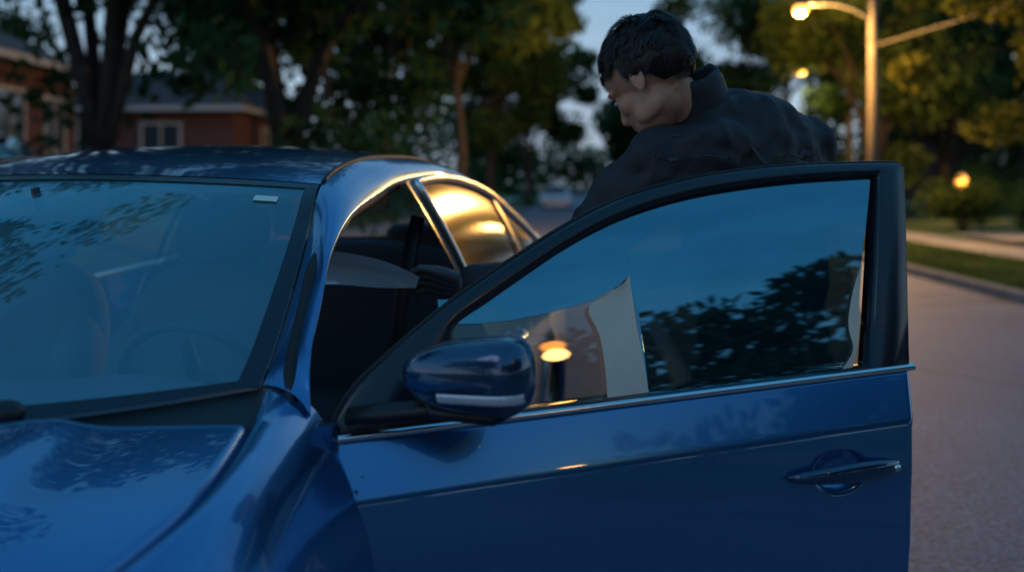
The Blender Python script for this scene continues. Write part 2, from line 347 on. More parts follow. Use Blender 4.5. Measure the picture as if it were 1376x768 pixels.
def shrub(X,Y,z0,rx,h,seed,label,m='leafd',n=2600,group='shrubs in the front gardens'):
    r=np.random.default_rng(seed); t=empty('shrub',(X,Y,z0),0,label,'shrub',group)
    C=[(r.uniform(-1,1)*rx*.6,r.uniform(-1,1)*rx*.4,r.uniform(.25,.75)*h) for _ in range(9)]
    b=MB()
    for c in C[:6]: b.tube([(0,0,-.05),(c[0]*.5,c[1]*.5,c[2]*.5),c],[.03,.02,.01],5)
    b.obj('stem',M['bark'],t)
    V,Fc=leafcloud(C,[min(rx,h)*.42]*9,n,.07,seed); link(D.objects.new('foliage',leafmesh(V,Fc,'foliage',M[m])),t)
shrub(11.6,24,.2,1.3,1.35,61,'round shrub on the lawn left of the driveway beside lamp','leafg')
shrub(12.6,21.8,.2,1.0,1.2,62,'low round shrub by the right edge of the frame')
shrub(13.6,27,.25,1.5,1.7,63,'large shrub beneath the lit garden lantern')
shrub(10.6,30,.2,1.2,1.5,64,'shrub behind the sidewalk just right of the open door')
shrub(-8.6,17,.6,2.6,1.7,65,'wide dark hedge-like shrub below the second brick house',n=5000)
shrub(-6.2,22,.35,2.2,1.9,66,'dark shrub between the forked tree and brick house',n=4000)
shrub(-10.2,15.5,.9,1.6,1.1,67,'dark shrub below the leftmost brick house')
shrub(-3.6,36,.2,2.4,2.6,68,'shrub beside the sidewalk beyond the slim-trunked tree',n=4000)
shrub(-2.6,52,.2,2.4,2.8,69,'farthest shrub along the left sidewalk',n=4000)
shrub(17.5,34,.35,2.6,2.4,70,'tall dark shrub behind the garden lantern',n=5000)
shrub(13.2,36,.3,2.4,2.4,71,'dark shrub between the lamp pole and lantern',n=5000)

# ------------------------------------------------------------------ houses
def house(X,Y,z0,rz,W,Dp,H,RH,label,wins,chim,ridge='x'):
    t=empty('brick_house',(X,Y,z0),rz,label,'house')
    MB().box((0,0,H/2),(W,Dp,H)).obj('wall',M['brick'],t,False)
    ov=.45; b=MB()
    x,y=W/2+ov,Dp/2+ov
    rg=[(-W/2+1.2,0,H+RH),(W/2-1.2,0,H+RH)] if ridge=='x' else [(0,-Dp/2+1.2,H+RH),(0,Dp/2-1.2,H+RH)]
    v=[(-x,-y,H-.08),(x,-y,H-.08),(x,y,H-.08),(-x,y,H-.08)]+rg
    b.add(v,[(0,1,5,4),(2,3,4,5),(1,2,5),(3,0,4),(3,2,1,0)] if ridge=='x' else [(1,2,5,4),(3,0,4,5),(0,1,4),(2,3,5),(3,2,1,0)])
    rf=b.obj('roof',M['roof'],t,False)
    MB().box((0,-y-.02,H-.14),(W+2*ov,.04,.16)).obj('gutter',M['whitep'],t,False)
    MB().box((x+.02,0,H-.14),(.04,Dp+2*ov,.16)).obj('gutter',M['whitep'],t,False)
    for c in chim:
        MB().box((c[0],c[1],H+RH*.7),(.9,.6,RH*1.3)).box((c[0],c[1],H+RH*1.38),(1.0,.7,.12)).obj('chimney',M['brick'],rf,False)
    for (x,z,ww,hh,side) in wins:
        if side=='f': c=(x,-Dp/2-.03,z); q=(0,-.035,0)
        else: c=(W/2+.03,x,z); q=(.035,0,0)
        fr=MB(); ax=0 if side=='f' else 1
        def bx(o1,o2,w1,h1):
            cc=[c[0],c[1],c[2]+o2]; cc[ax]+=o1; d=[.08,.08,h1]; d[ax]=w1; fr.box(cc,d)
        bx(0,hh/2,ww+.14,.09); bx(0,-hh/2,ww+.2,.1); bx(-ww/2,0,.07,hh-.1); bx(ww/2,0,.07,hh-.1); bx(0,0,.05,hh-.1)
        f=fr.obj('window',M['whitep'],t,False)
        MB().box((c[0]-q[0]*.6,c[1]-q[1]*.6,c[2]),(ww if ax==0 else .03,ww if ax==1 else .03,hh-.1)).obj('pane',M['pane'],f,False)
    return t
house(-15.8,17.6,1,R(-3),9,12,3.3,2.1,'dark brick house at the left edge with low hipped roof',[(.4,1.8,1.2,1.4,'r'),(3.2,1.8,1.1,1.4,'r'),(5.0,1.8,.9,1.3,'r')],[(1.2,2)],'y')
house(-12.2,34,1,R(-3),6.6,7,3.0,1.5,'brick house with pale window, second from the left',[(-1.9,1.8,1.0,1.5,'f'),(.9,1.6,1.3,1.6,'f'),(0,1.7,1.2,1.4,'r')],[(2.4,-.8)])
house(24,46,.6,R(8),10,8,3.4,2.2,'dim brick house behind the trees at far right',[(-3,1.9,1.2,1.4,'f'),(2.5,1.9,1.2,1.4,'f')],[(1,0)])

# ------------------------------------------------------------------ street lamps and wires
def lamppost(X,Y,z,label,E,bulb):
    t=empty('street_lamp',(X,Y,z),0,label,'street lamp','street lamps on the right side')
    MB().tube([(0,0,-.2),(0,0,2.5),(0,0,5.9)],[.14,.12,.10],14).obj('pole',M['pole'],t)
    MB().tube(crv([(0,0,4.95),(-.5,-.03,5.22),(-1.05,-.05,5.33),(-1.5,-.06,5.30)],10),.035,8).obj('arm',M['metal'],t)
    h=MB(); h.ell((-1.62,-.06,5.32),(.22,.13,.075)); h.tube([(-1.66,-.06,5.30),(-1.66,-.06,5.22)],[.12,.10],14); h.obj('lamp_head',M['metal'],t)
    MB().ell((-1.66,-.06,5.19),(.15,.15,.13)).obj('bulb',bulb,t)
    l=D.lights.new('lamp_light','POINT'); l.energy=E; l.color=(1,.52,.14); l.shadow_soft_size=.15
    lo=link(D.objects.new('lamp_light',l),t); lo.location=(-1.66,-.06,4.93)
lamppost(8.15,21,.12,'nearer lit street lamp on a thick pole, right of the man',3300,M['bulb'])
lamppost(11.6,32,.12,'farther small street lamp glowing in the foliage behind the nearer one',250,M['bulbf'])
lamppost(6.72,-4.75,.12,'street lamp across the road whose glow is mirrored in the door glass',22,M['bulbn'])
b=MB(); b.tube([(8.15,20.9,4.5),(8.5,15.5,4.42),(8.2,9,4.5),(7.4,0,4.8),(6.4,-12,5.1)],.022,6); tag(b.obj('overhead_cable',M['wire']),'thick overhead cable running from the near lamp pole to the upper right','cable')
b=MB(); b.tube([(8.15,21,5.0),(11.6,32,5.4),(15,80,5.6)],.014,5); tag(b.obj('overhead_cable',M['wire']),'thin overhead cable running away behind the near lamp pole','cable')
t=empty('garden_lantern',(14.6,30.2,.3),0,'lit orange garden lantern on a short post at far right','lantern')
MB().tube([(0,0,-.1),(0,0,.9)],[.05,.04],10).obj('post',M['metal'],t)
MB().ell((0,0,1.15),(.20,.20,.24)).obj('globe',M['bulb2'],t)
MB().tube([(0,0,1.36),(0,0,1.5)],[.2,.03],12).obj('cap',M['metal'],t)
l=D.lights.new('lantern_light','POINT'); l.energy=130; l.color=(1,.5,.15); lo=link(D.objects.new('lantern_light',l),t); lo.location=(-.1,-.5,1.2)

# ------------------------------------------------------------------ distant parked cars
def smallcar(X,Y,z,rz,pm,label):
    t=empty('parked_car',(X,Y,z),rz,label,'car')
    ys=[-2.25,-2.1,-1.2,-.5,.9,1.6,2.15,2.25]; top=[.55,.78,.90,.95,.96,.98,.92,.6]; wd=[.7,.82,.88,.9,.9,.88,.82,.72]
    G=[]
    for y,tz,ww in zip(np.linspace(-2.25,2.25,24),herm(ys,top,np.linspace(-2.25,2.25,24)),herm(ys,wd,np.linspace(-2.25,2.25,24))):
        G.append([(-ww+.04,y,.22),(-ww,y,.4),(-ww,y,.62),(-ww+.05,y,tz-.08),(-ww+.16,y,tz),(0,y,tz+.03),(ww-.16,y,tz),(ww-.05,y,tz-.08),(ww,y,.62),(ww,y,.4),(ww-.04,y,.22)])
    MB().grid(G).add(G[0],[tuple(range(11))]).add(G[-1],[tuple(range(11))]).obj('body',pm,t)
    G=[]
    for y,tz,ww in [(-1.15,.92,.74),(-.7,1.16,.68),(-.3,1.38,.6),(.2,1.45,.58),(.8,1.42,.58),(1.3,1.22,.63),(1.75,.96,.7)]:
        G.append([(-.76,y,.9),(-ww,y,.9+(tz-.9)*.6),(-ww*.9,y,tz-.03),(0,y,tz),(ww*.9,y,tz-.03),(ww,y,.9+(tz-.9)*.6),(.76,y,.9)])
    MB().grid(G).obj('cabin_glass',M['pane'],t)
    G=[[(x*.52,y,z_+.012-.03*abs(x)) for x in(-1,-.5,0,.5,1)] for y,z_ in[(-.35,1.39),(.0,1.44),(.4,1.46),(.85,1.43)]]
    MB().grid(G).obj('roof',pm,t)
    for sx in(-1,1):
        for y in(-1.4,1.4):
            MB().tube([(sx*.7,y,.32),(sx*.9,y,.32)],.32,18).obj('wheel',M['tyre'],t)
        MB().ell((sx*.68,-2.16,.68),(.14,.05,.07)).obj('headlight',M['lens'],t)
smallcar(*st(-1.0,56),-SA,M['silver'],'small distant grey car parked on the street, left of the man')
smallcar(-8.3,14.2,.75,R(60),M['oldpaint'],'dark car parked at the left edge before the brick houses')
smallcar(*st(4.0,84),-SA,M['silver'],'tiny farthest car beside the man shoulder at right kerb')

# ================================================================== THE BLUE CAR
CA=R(10)
car=empty('parked_sedan',(-.32-.82*math.cos(CA),1.62+.82*math.sin(CA),0),-CA,'blue metallic sedan in the foreground with its driver door wide open','car')
def zb(s): return .909+.0475*np.asarray(s,float)
def tum(dz): dz=np.maximum(dz,0); return .30*dz+.25*dz*dz
Ak=np.array([(.700,0.00,1.00),(.685,.10,1.06),(.655,.26,1.165),(.625,.40,1.26),(.588,.56,1.355),(.57,.78,1.408),(.565,1.08,1.435),(.56,1.55,1.437),(.56,2.05,1.385),(.575,2.45,1.28),(.60,2.75,1.16),(.62,2.95,1.09)])
Bk=np.array([(.800,-.03,.955),(.775,.03,1.04),(.748,.15,1.125),(.72,.275,1.205),(.69,.48,1.275),(.66,.773,1.322),(.645,1.06,1.362),(.642,1.57,1.383),(.662,2.10,1.335),(.705,2.50,1.225),(.75,2.70,1.14),(.785,2.84,1.07)])
ks=np.arange(12)
def mirr(G,side):
    G=np.array(G,float).copy(); G[...,0]*=side; return G
def sidebody(stations,u0,u1,nu,wheel,side,rows=26,lip=False):
    us=np.array([s[0] for s in stations]); Y=np.array([s[1] for s in stations])
    G=[]
    for u in np.linspace(u0,u1,nu):
        ctrl=herm(us,Y,[u])[0]
        sec=herm(np.arange(8),ctrl,np.linspace(0,7,64))
        du=abs(u-wheel); ar=.375
        zl=.27
        if du<ar: zl=max(zl,.33+math.sqrt(ar*ar-du*du))
        k=np.argmax(sec[:,1]<zl) if (sec[:,1]<zl).any() else len(sec)-1
        sec=sec[:k+1].copy()
        if k>0 and sec[-1,1]<zl and sec[-2,1]>zl:
            f=(sec[-2,1]-zl)/(sec[-2,1]-sec[-1,1]); sec[-1]=sec[-2]+(sec[-1]-sec[-2])*f
        d=np.r_[0,np.cumsum(np.linalg.norm(np.diff(sec,axis=0),axis=1)+1e-6)]
        q=np.linspace(0,d[-1],rows); ww=np.interp(q,d,sec[:,0]); zz=np.interp(q,d,sec[:,1])
        dist=np.hypot(u-wheel,zz-.33)-ar
        ww=ww+.022*np.exp(-(dist/.06)**2)*(zz<.85)
        row=[(a*side,u,c) for a,c in zip(ww,zz)]
        if lip: row=[((ww[0]+.001)*side,u,zz[0]-.018),((ww[0]+.0012)*side,u,zz[0]-.004),((ww[0]+.004)*side,u,zz[0]-.0004)]+row[1:]
        row.append(((ww[-1]-.03)*side,u,zz[-1]+.002))
        G.append(row)
    return G
fst=[(-1.45,[(.36,.66),(.42,.65),(.48,.63),(.53,.60),(.57,.55),(.60,.48),(.60,.36),(.56,.24)]),
 (-1.28,[(.60,.735),(.65,.73),(.70,.71),(.75,.67),(.785,.61),(.80,.53),(.80,.40),(.77,.24)]),
 (-1.05,[(.71,.80),(.74,.795),(.79,.775),(.835,.74),(.868,.69),(.885,.61),(.885,.45),(.86,.24)]),
 (-.85,[(.748,.85),(.775,.845),(.82,.825),(.87,.79),(.905,.74),(.925,.67),(.93,.48),(.89,.24)]),
 (-.62,[(.780,.900),(.803,.895),(.843,.873),(.888,.83),(.918,.775),(.935,.70),(.935,.5),(.89,.24)]),
 (-.4,[(.800,.938),(.818,.934),(.852,.908),(.888,.858),(.915,.795),(.93,.71),(.93,.5),(.885,.24)]),
 (-.2,[(.768,.970),(.793,.962),(.835,.928),(.872,.868),(.900,.80),(.920,.71),(.925,.5),(.88,.24)]),
 (0.02,[(.702,1.0),(.755,.985),(.808,.935),(.850,.862),(.880,.80),(.907,.71),(.917,.50),(.875,.24)])]
def shift(z0,w0=.82): return [(w0,z0),(w0+.012,z0-.016),(w0+.032,z0-.055),(w0+.055,z0-.10),(w0+.067,z0-.135),(w0+.085,z0-.2),(w0+.098,z0-.42),(w0+.062,.24)]
rst=[(0.0,shift(.909)),(.6,shift(.938)),(1.2,shift(.966)),(1.8,shift(.995)),
 (2.4,[(.82,1.022),(.84,1.004),(.862,.965),(.885,.91),(.90,.86),(.915,.78),(.92,.55),(.89,.24)]),
 (2.84,[(.785,1.07),(.81,1.05),(.845,1.01),(.872,.94),(.89,.87),(.90,.78),(.90,.55),(.87,.24)]),
 (3.15,[(.72,1.075),(.75,1.06),(.79,1.01),(.815,.94),(.83,.87),(.84,.78),(.84,.55),(.81,.24)]),
 (3.38,[(.58,1.05),(.62,1.03),(.66,.98),(.68,.92),(.69,.85),(.69,.75),(.68,.5),(.64,.24)])]
for side in(1,-1):
    MB().grid(sidebody(fst,-1.45,-.14,80,-.62,side,lip=True)).grid(sidebody(fst,-.14,.015,14,-.62,side)).obj('front_fender',M['paint'],car)
    if side==-1: MB().grid(sidebody(rst,.02,1.2,20,-2,side)).obj('passenger_door',M['paint'],car)
    o=MB().grid(sidebody(rst,1.215,2.16,60,2.2,side)).obj('rear_door',M['paint'],car)
    hb=MB(); hb.tube([(side*a,b_,c) for a,b_,c in crv([(.895,1.30,.855),(.93,1.34,.86),(.935,1.42,.862),(.925,1.5,.864),(.895,1.53,.864)],12)],.012,8)
    hb.obj('handle',M['paint'],o)
    MB().grid(sidebody(rst,2.168,3.38,90,2.2,side)).obj('rear_quarter',M['paint'],car)
    tt=np.linspace(0,11,110); A=herm(ks,Ak,tt); B=herm(ks,Bk,tt); G=[]
    for a,b_ in zip(A,B):
        row=[]
        for t in np.linspace(0,1,12):
            p=a+(b_-a)*t; bu=.016*4*t*(1-t); p=p+np.array([.6,0,.8])*bu
            row.append(p)
        row.append(row[-1]+np.array([-.03,0,-.012]))
        G.append(row)
    MB().grid(mirr(G,side)).obj('roof_rail',M['paint'],car)
    MB().tube([tuple(p*np.array([side,1,1])+np.array([0,0,.001])) for p in A[40:80]],.006,6).obj('roof_seal',M['rubber'],car)
    P=herm(ks,Bk,np.linspace(0,6.05,50))+np.array([-.035,.0,-.016])
    MB().tube([tuple(p*np.array([side,1,1])) for p in P],.014,8).obj('door_seal',M['rubber'],car)
# hood
FU=np.array([s[0] for s in fst]); FT=np.array([s[1][0] for s in fst])
Eu=np.array((-.145,-.25,-.4,-.62,-.85,-1.05,-1.28,-1.45))
Cn=[(-.44,0,1.004),(-.55,0,.995),(-.70,0,.977),(-.86,0,.948),(-1.03,0,.905),(-1.2,0,.845),(-1.38,0,.76),(-1.5,0,.67)]
rr=np.linspace(0,7,110); Eh0=herm(np.arange(8),Eu,rr); Eh=np.array([(u,*(herm(FU,FT,[u])[0])) for u in Eh0]); Ch=herm(np.arange(8),Cn,rr)
def hoodu(c_,e_,a,k_):
    ex=1.35+.65*min(1,k_/30.); return c_+(e_-c_)*a**ex
G=[]
for k_,(e_,c_) in enumerate(zip(Eh,Ch)):
    row=[]; back=max(0,1-k_/5.0)
    for t in np.r_[np.linspace(-1,-.985,5),np.linspace(-.98,.98,121),np.linspace(.985,1,5)]:
        a=abs(t); wv=(e_[1]-.0055)*a; u=hoodu(c_[0],e_[0],a,k_)
        cz_=math.exp(-((a-.66)/.16)**2) if a<.66 else math.exp(-((a-.66)/.055)**2)
        z=e_[2]+(c_[2]-e_[2])*(1-a**2.4)+.013*cz_
        if a>.985: z-=.016*((a-.985)/.015)**2
        z-=.010*back**2
        row.append((wv*(1 if t>=0 else -1),u,z))
    G.append(row)
MB().grid(G).obj('hood',M['paint'],car)
for side in(1,-1):
    MB().tube([(side*(e_[1]-.002),e_[0],e_[2]-.019) for e_ in Eh[:95]],.008,6).obj('hood_seal',M['rubber'],car)
# roof
kc=[4,5,6,7,8]; uc=[.44,.72,1.08,1.55,2.0]; zc=[1.378,1.436,1.474,1.480,1.436]
G=[]; kk=np.linspace(4,8,60)
Ar=herm(ks,Ak,kk); ur=herm(kc,uc,kk); zr=herm(kc,zc,kk)
for a_,u_,z_ in zip(Ar,ur,zr):
    G.append([(a_[0]*t,u_+(a_[1]-u_)*abs(t)**2,a_[2]+(z_-a_[2])*(1-abs(t)**2.3)) for t in np.linspace(-1,1,81)])
MB().grid(G).obj('roof',M['paint'],car)
G2=[[(p[0]*.98,p[1]+.01,p[2]-.035) for p in r_] for r_ in G]; MB().grid(G2).obj('roof_lining',M['liner'],car)
# windshield
def WS(t,r,off=0):
    k=4*r; a=herm(ks,Ak,[k])[0]; a=a+np.array([-.006,-.0,-.003])
    uc_=-.42+(.44+.42)*r; zc_=.985+(1.374-.985)*r+.022*4*r*(1-r)
    tt_=abs(t)
    return (a[0]*t, uc_+(a[1]-uc_)*tt_**2.1-off*.5, zc_+(a[2]-zc_)*tt_**2+off*.86)
ts=np.r_[np.linspace(-1,-.957,5),np.linspace(-.945,.945,61),np.linspace(.957,1,5)]; rs=np.r_[np.linspace(0,.045,4),np.linspace(.06,.95,32),np.linspace(.965,1,3)]
GW=[[WS(t,r) for t in ts] for r in rs]
ws=MB().grid(GW).obj('windshield',M['ws'],car)
bm_=MB(); GB_=np.array([[WS(t,r,.003) for t in ts] for r in rs])
for i in range(len(rs)-1):
    for j in range(len(ts)-1):
        if abs(ts[j]+ts[j+1])/2>.955 or rs[i+1]<=.046 or rs[i]>=.96:
            bm_.add([GB_[i,j],GB_[i+1,j],GB_[i+1,j+1],GB_[i,j+1]],[(0,1,2,3)])
bm_.obj('windshield_border',M['gloss'],ws)
MB().grid([[WS(t,r,.004) for t in (.80,.84,.88)] for r in(.87,.90)]).obj('windshield_sticker',M['stick'],ws)
# cowl and wiper
G=[]
for t in np.linspace(-1,1,50):
    w0=WS(t,0); a=abs(t); e_=Eh[0]; c_=Ch[0]
    h=(e_[1]*t,hoodu(c_[0],e_[0],a,0),e_[2]+(c_[2]-e_[2])*(1-a**2.4))
    G.append([(w0[0],w0[1]+.01,w0[2]-.006),(w0[0]*.5+h[0]*.5,(w0[1]+h[1])/2,min(w0[2],h[2])-.03),(h[0],h[1]-.01,h[2]-.03)])
MB().grid(G).obj('cowl',M['black'],car)
wp=MB()
wp.tube([WS(t,r,o_) for t,r,o_ in [(.60,.0,.022),(.55,.03,.034),(.44,.06,.036),(.30,.09,.034),(.1,.125,.03),(-.1,.14,.03)]],[.013,.013,.011,.009,.008,.006],8); wp.tube([WS(t,r,.012) for t,r in [(.52,.07),(.3,.105),(-.1,.15)]],.007,6); wp.ell(WS(.60,-.0,.020),(.028,.028,.020))
wp.obj('wiper',M['black'],car)
# rear glass, deck
G=[]
for r in np.linspace(0,1,14):
    a=herm(ks,Ak,[8+3*r])[0]; uc_=2.0+.98*r; zc_=1.436+(1.105-1.436)*r+.02*4*r*(1-r)
    G.append([(a[0]*t,uc_+(a[1]-uc_)*t*t,zc_+(a[2]-zc_)*t*t) for t in np.linspace(-1,1,21)])
MB().grid(G).obj('rear_window',M['clear0'],car)
G=[]
for q in np.linspace(0,1,14):
    u=2.93+.46*q; ww=.64+.1*math.sin(q*PI)*(1-q)-.06*q; z=1.10-.03*q-.04*q**4
    G.append([(ww*t,u+.06*(1-t*t)*(q),z-.015*t*t) for t in np.linspace(-1,1,21)])
G.append([(.60*t,3.40+.06*(1-t*t),.80) for t in np.linspace(-1,1,21)])
MB().grid(G).obj('boot_lid',M['paint'],car)
G=[[(.66*t,3.40+.07*(1-t*t)+o_,z) for t in np.linspace(-1,1,21)] for z,o_ in[(.80,0),(.7,.04),(.5,.05),(.3,.02),(.22,-.05)]]
MB().grid(G).obj('rear_bumper',M['paint'],car)
G=[[(.60*t,-1.45-.10*(1-t*t)-o_,z) for t in np.linspace(-1,1,21)] for z,o_ in[(.66,-.02),(.6,.02),(.45,.04),(.3,.03),(.2,-.03)]]
MB().grid(G).obj('front_bumper',M['paint'],car)
for side in(1,-1):
    MB().ell((side*.66,-1.30,.655),(.13,.12,.05)).obj('headlight',M['lens'],car)
    MB().ell((side*.60,3.34,.90),(.11,.06,.06)).obj('tail_light',M['redlamp'],car)
HB=herm(ks,Bk,np.linspace(0,11,80))
def topz(u): return np.interp(u,HB[:,1],HB[:,2])
def belt(u): return np.interp(u,[0,1.2,1.8,2.4,2.84],[.909,.966,.995,1.022,1.068])
def sidepane(u0b,u0t,u1b,u1t,off,nb=20,nz=12,tb=0.0,tp=0.0):
    G=[]
    for q in np.linspace(0,1,nb):
        row=[]
        for r in np.linspace(0,1,nz):
            u=(u0b+(u1b-u0b)*q)*(1-r)+(u0t+(u1t-u0t)*q)*r
            zl=belt(u)+tb; zt=max(topz(u)-tp,zl+.001); z=zl+(zt-zl)*r
            w0_=np.interp(u,[2.3,2.84],[.82,.79]); wt=np.interp(u,HB[:,1],HB[:,0]); f=min(1,(z-belt(u))/max(topz(u)-belt(u),.02))
            wv=w0_+(wt-w0_)*f+.012*4*f*(1-f)
            row.append((wv+off,u,z))
        G.append(row)
    return G
for side in(1,-1):
    MB().grid(mirr(sidepane(1.20,1.06,1.27,1.15,.001),side)).obj('centre_pillar',M['gloss'],car)
    MB().grid(mirr(sidepane(1.27,1.15,2.17,2.17,-.012),side)).obj('rear_door_glass',M['sg'] if side==1 else M['clear0'],car)
    MB().grid(mirr(sidepane(2.17,2.17,2.22,2.22,.0),side)).obj('window_divider',M['gloss'],car)
    MB().grid(mirr(sidepane(2.22,2.22,2.80,2.74,-.012),side)).obj('quarter_glass',M['sg'],car)
    Gp=sidepane(1.27,1.15,2.80,2.74,.004,40,12,.004,.006)
    path=[r_[-1] for r_ in Gp]; b=MB()
    fr=[Gp[0][k] for k in range(12)]
    full=fr+path[1:]+[Gp[-1][k] for k in range(10,-1,-1)]+[r_[0] for r_ in Gp[::-1][1:]]
    b.tube([(p[0]*side,p[1],p[2]) for p in full],.0135,8); b.obj('window_trim',M['trim'],car)
MB().grid(mirr(sidepane(.05,.3,1.20,1.06,-.01),-1)).obj('passenger_glass',M['clear0'],car)
b=MB(); b.box((0,1.0,.23),(1.66,3.6,.05)); b.obj('floor_pan',M['black'],car,False)
for side in(1,-1):
    bevel(MB().box((side*.835,.62,.27),(.14,1.2,.16)).obj('sill',M['paint'],car,False),.02,3)
    MB().box((side*.78,1.24,.62),(.10,.07,.70)).obj('centre_pillar_base',M['black'],car,False)
    MB().box((side*.76,-.02,.62),(.16,.03,.64)).obj('door_jamb',M['paint'],car,False)
for z in(.80,.45):
    MB().box((.855,.03,z),(.05,.10,.06)).box((.87,.02,z),(.03,.05,.1)).obj('door_hinge',M['metal'],car,False)
MB().box((0,-.28,.6),(1.5,.04,.7)).obj('firewall',M['black'],car,False)
G=[]
for t in np.linspace(-1,1,40):
    a=abs(t); G.append([(.70*t,-.36+.34*a**2,.935),(.70*t,-.2+.24*a**2,.962-.004*a),(.69*t,.02+.06*a,.966+.012*math.exp(-((t-.52)/.2)**2)),(.69*t,.16,.955+.02*math.exp(-((t-.52)/.2)**2)),(.69*t,.215,.92),(.69*t,.20,.78),(.69*t,.1,.55)])
MB().grid(G).obj('dashboard',M['dash'],car)
t_=Matrix.Rotation(R(-62),4,'X')
cpos=Vector((.40,.33,.905)); b=MB()
ring=[cpos+t_@Vector((.175*math.cos(a),.175*math.sin(a),0)) for a in np.linspace(0,2*PI,41)]
b.tube(ring,.013,8,False); b.ell(cpos,(.07,.055,.03),t_.to_3x3())
for a in(0,PI,-PI/2): b.tube([cpos,cpos+t_@Vector((.17*math.cos(a),.17*math.sin(a),0))],[.02,.012],8)
b.tube([cpos,cpos+Vector((0,-.2,-.06))],.03,8)
b.obj('steering_wheel',M['wheelm'],car)
MB().ell((0,.36,1.285),(.12,.02,.035),None,20,12,.7).tube([(0,.35,1.29),(0,.33,1.345)],.01,8).obj('inside_mirror',M['black'],car)
def seat(x,u):
    tl=Matrix.Rotation(R(-14),3,'X'); b=MB()
    b.ell((x,u,.80),(.245,.085,.36),tl,28,20,.62); b.ell((x-.2,u-.05,.74),(.06,.09,.28),tl,16,12,.8); b.ell((x+.2,u-.05,.74),(.06,.09,.28),tl,16,12,.8)
    b.ell((x,u-.36,.47),(.26,.30,.10),None,24,14,.6)
    s_=b.obj('seat',M['seat'],car)
    h=MB(); h.ell((x,u+.085,1.22),(.125,.055,.085),tl,26,18,.6); h.tube([(x-.05,u+.05,1.05),(x-.05,u+.08,1.16)],.007,8); h.tube([(x+.05,u+.05,1.05),(x+.05,u+.08,1.16)],.007,8)
    h.obj('headrest',M['seat'],s_)
seat(.22,.70); seat(-.34,.70)
b=MB(); b.ell((0,2.0,.80),(.66,.10,.34),Matrix.Rotation(R(-18),3,'X'),30,16,.5).ell((0,1.72,.48),(.66,.28,.10),None,30,14,.5); rs_=b.obj('rear_bench',M['seat'],car)
for x in(-.38,.38): MB().ell((x,2.12,1.13),(.13,.05,.07),None,20,14,.6).obj('headrest',M['seat'],rs_)
b=MB(); b.tube([(.66,1.14,1.26),(.62,1.12,1.05),(.60,1.10,.85),(.6,1.08,.5)],.022,6,True,.15); b.obj('seat_belt',M['black'],car)
for side in(1,-1):
    for u in(-.62,2.2):
        wh=empty('wheel',(0,0,0)); wh.parent=car; wh.location=(side*.80,u,.335)
        G=[]
        for a in np.linspace(0,2*PI,48,endpoint=False):
            G.append([(x,r_*math.cos(a),r_*math.sin(a)) for x,r_ in [(-.10,.23),(-.11,.28),(-.095,.325),(-.06,.335),(.06,.335),(.095,.325),(.11,.28),(.10,.23)]])
        MB().grid(G,close_u=True).obj('tyre',M['tyre'],wh)
        b=MB(); G=[]
        for a in np.linspace(0,2*PI,48,endpoint=False):
            G.append([(side*x,r_*math.cos(a),r_*math.sin(a)) for x,r_ in [(.10,.235),(.08,.225),(-.05,.215)]])
        b.grid(G,close_u=True)
        for k in range(10):
            a=2*PI*k/10; b.tube([(side*.075,.04*math.cos(a),.04*math.sin(a)),(side*.085,.13*math.cos(a),.13*math.sin(a)),(side*.085,.225*math.cos(a+.06),.225*math.sin(a+.06))],[.018,.014,.016],6)
        b.ell((side*.075,0,0),(.02,.05,.05)); b.obj('rim',M['rim'],wh)
        G=[[(side*x,u+.385*math.cos(a),.33+.385*math.sin(a)) for x in(.55,.90)] for a in np.linspace(0,PI,24)]
        MB().grid(G).obj('wheel_arch_liner',M['black'],car)

# ------------------------------------------------------------------ open front door (local x along door, -y outward)
DDX,DDY=.9557,.295
kn=np.array([(0,0),(-.010,.008),(-.10,.0505),(-.20,.0625),(-.34,.069),(-.46,.067),(-.55,.058),(-.62,.040)])
fine=np.linspace(0,.62,500); fo=np.interp(fine,-kn[:,0],kn[:,1])
kw=np.exp(-(np.linspace(-1,1,25)/.5)**2); kw/=kw.sum(); pad=np.r_[[fo[0]]*12,fo,[fo[-1]-.0001*i for i in range(12)]]; fs=np.convolve(pad,kw,'valid')
fsm=np.where(fine<.02,fo+(fs-fo)*np.clip((fine-.012)/.008,0,1),fs)
def pout(dz): return np.interp(-dz,fine,fsm)
def ysurf(s,z):
    dz=z-zb(s)
    return float(tum(dz)) if dz>0 else -float(pout(dz))
def hit(px,py,off=0):
    r=(px-CX)/F; y=0
    for _ in range(14):
        s=(r*(1.62+DDX*y)+.32+DDY*y)/(DDX-DDY*r); Y=1.62+DDY*s+DDX*y; z=CZ-(py-HY)*Y/F; y=ysurf(s,z)+off
    return s,y,z
dzd=-np.r_[np.linspace(0,.14,60),np.linspace(.148,.62,60)]
dout=pout(dzd)
sh,yh,zh=hit(1128,630)
e0=[hit(*q) for q in [(475,766),(462,700),(451,640),(443,592)]]; e1=[hit(*q) for q in [(1226,766),(1230,660),(1231,575),(1224,492)]]
z0s=[.25,.45]+[q[2] for q in e0]; s0s=[.075,.085]+[q[0] for q in e0]
z1s=[.25,.45]+[q[2] for q in e1]; s1s=[e1[0][0]-.03,e1[0][0]-.004]+[q[0] for q in e1]
def s0(z): return np.interp(z,z0s,s0s)
def s1(z): return np.interp(z,z1s,s1s)
cols=np.r_[np.linspace(0,.012,4),np.linspace(.02,.98,190),np.linspace(.988,1,4)]
G=[]
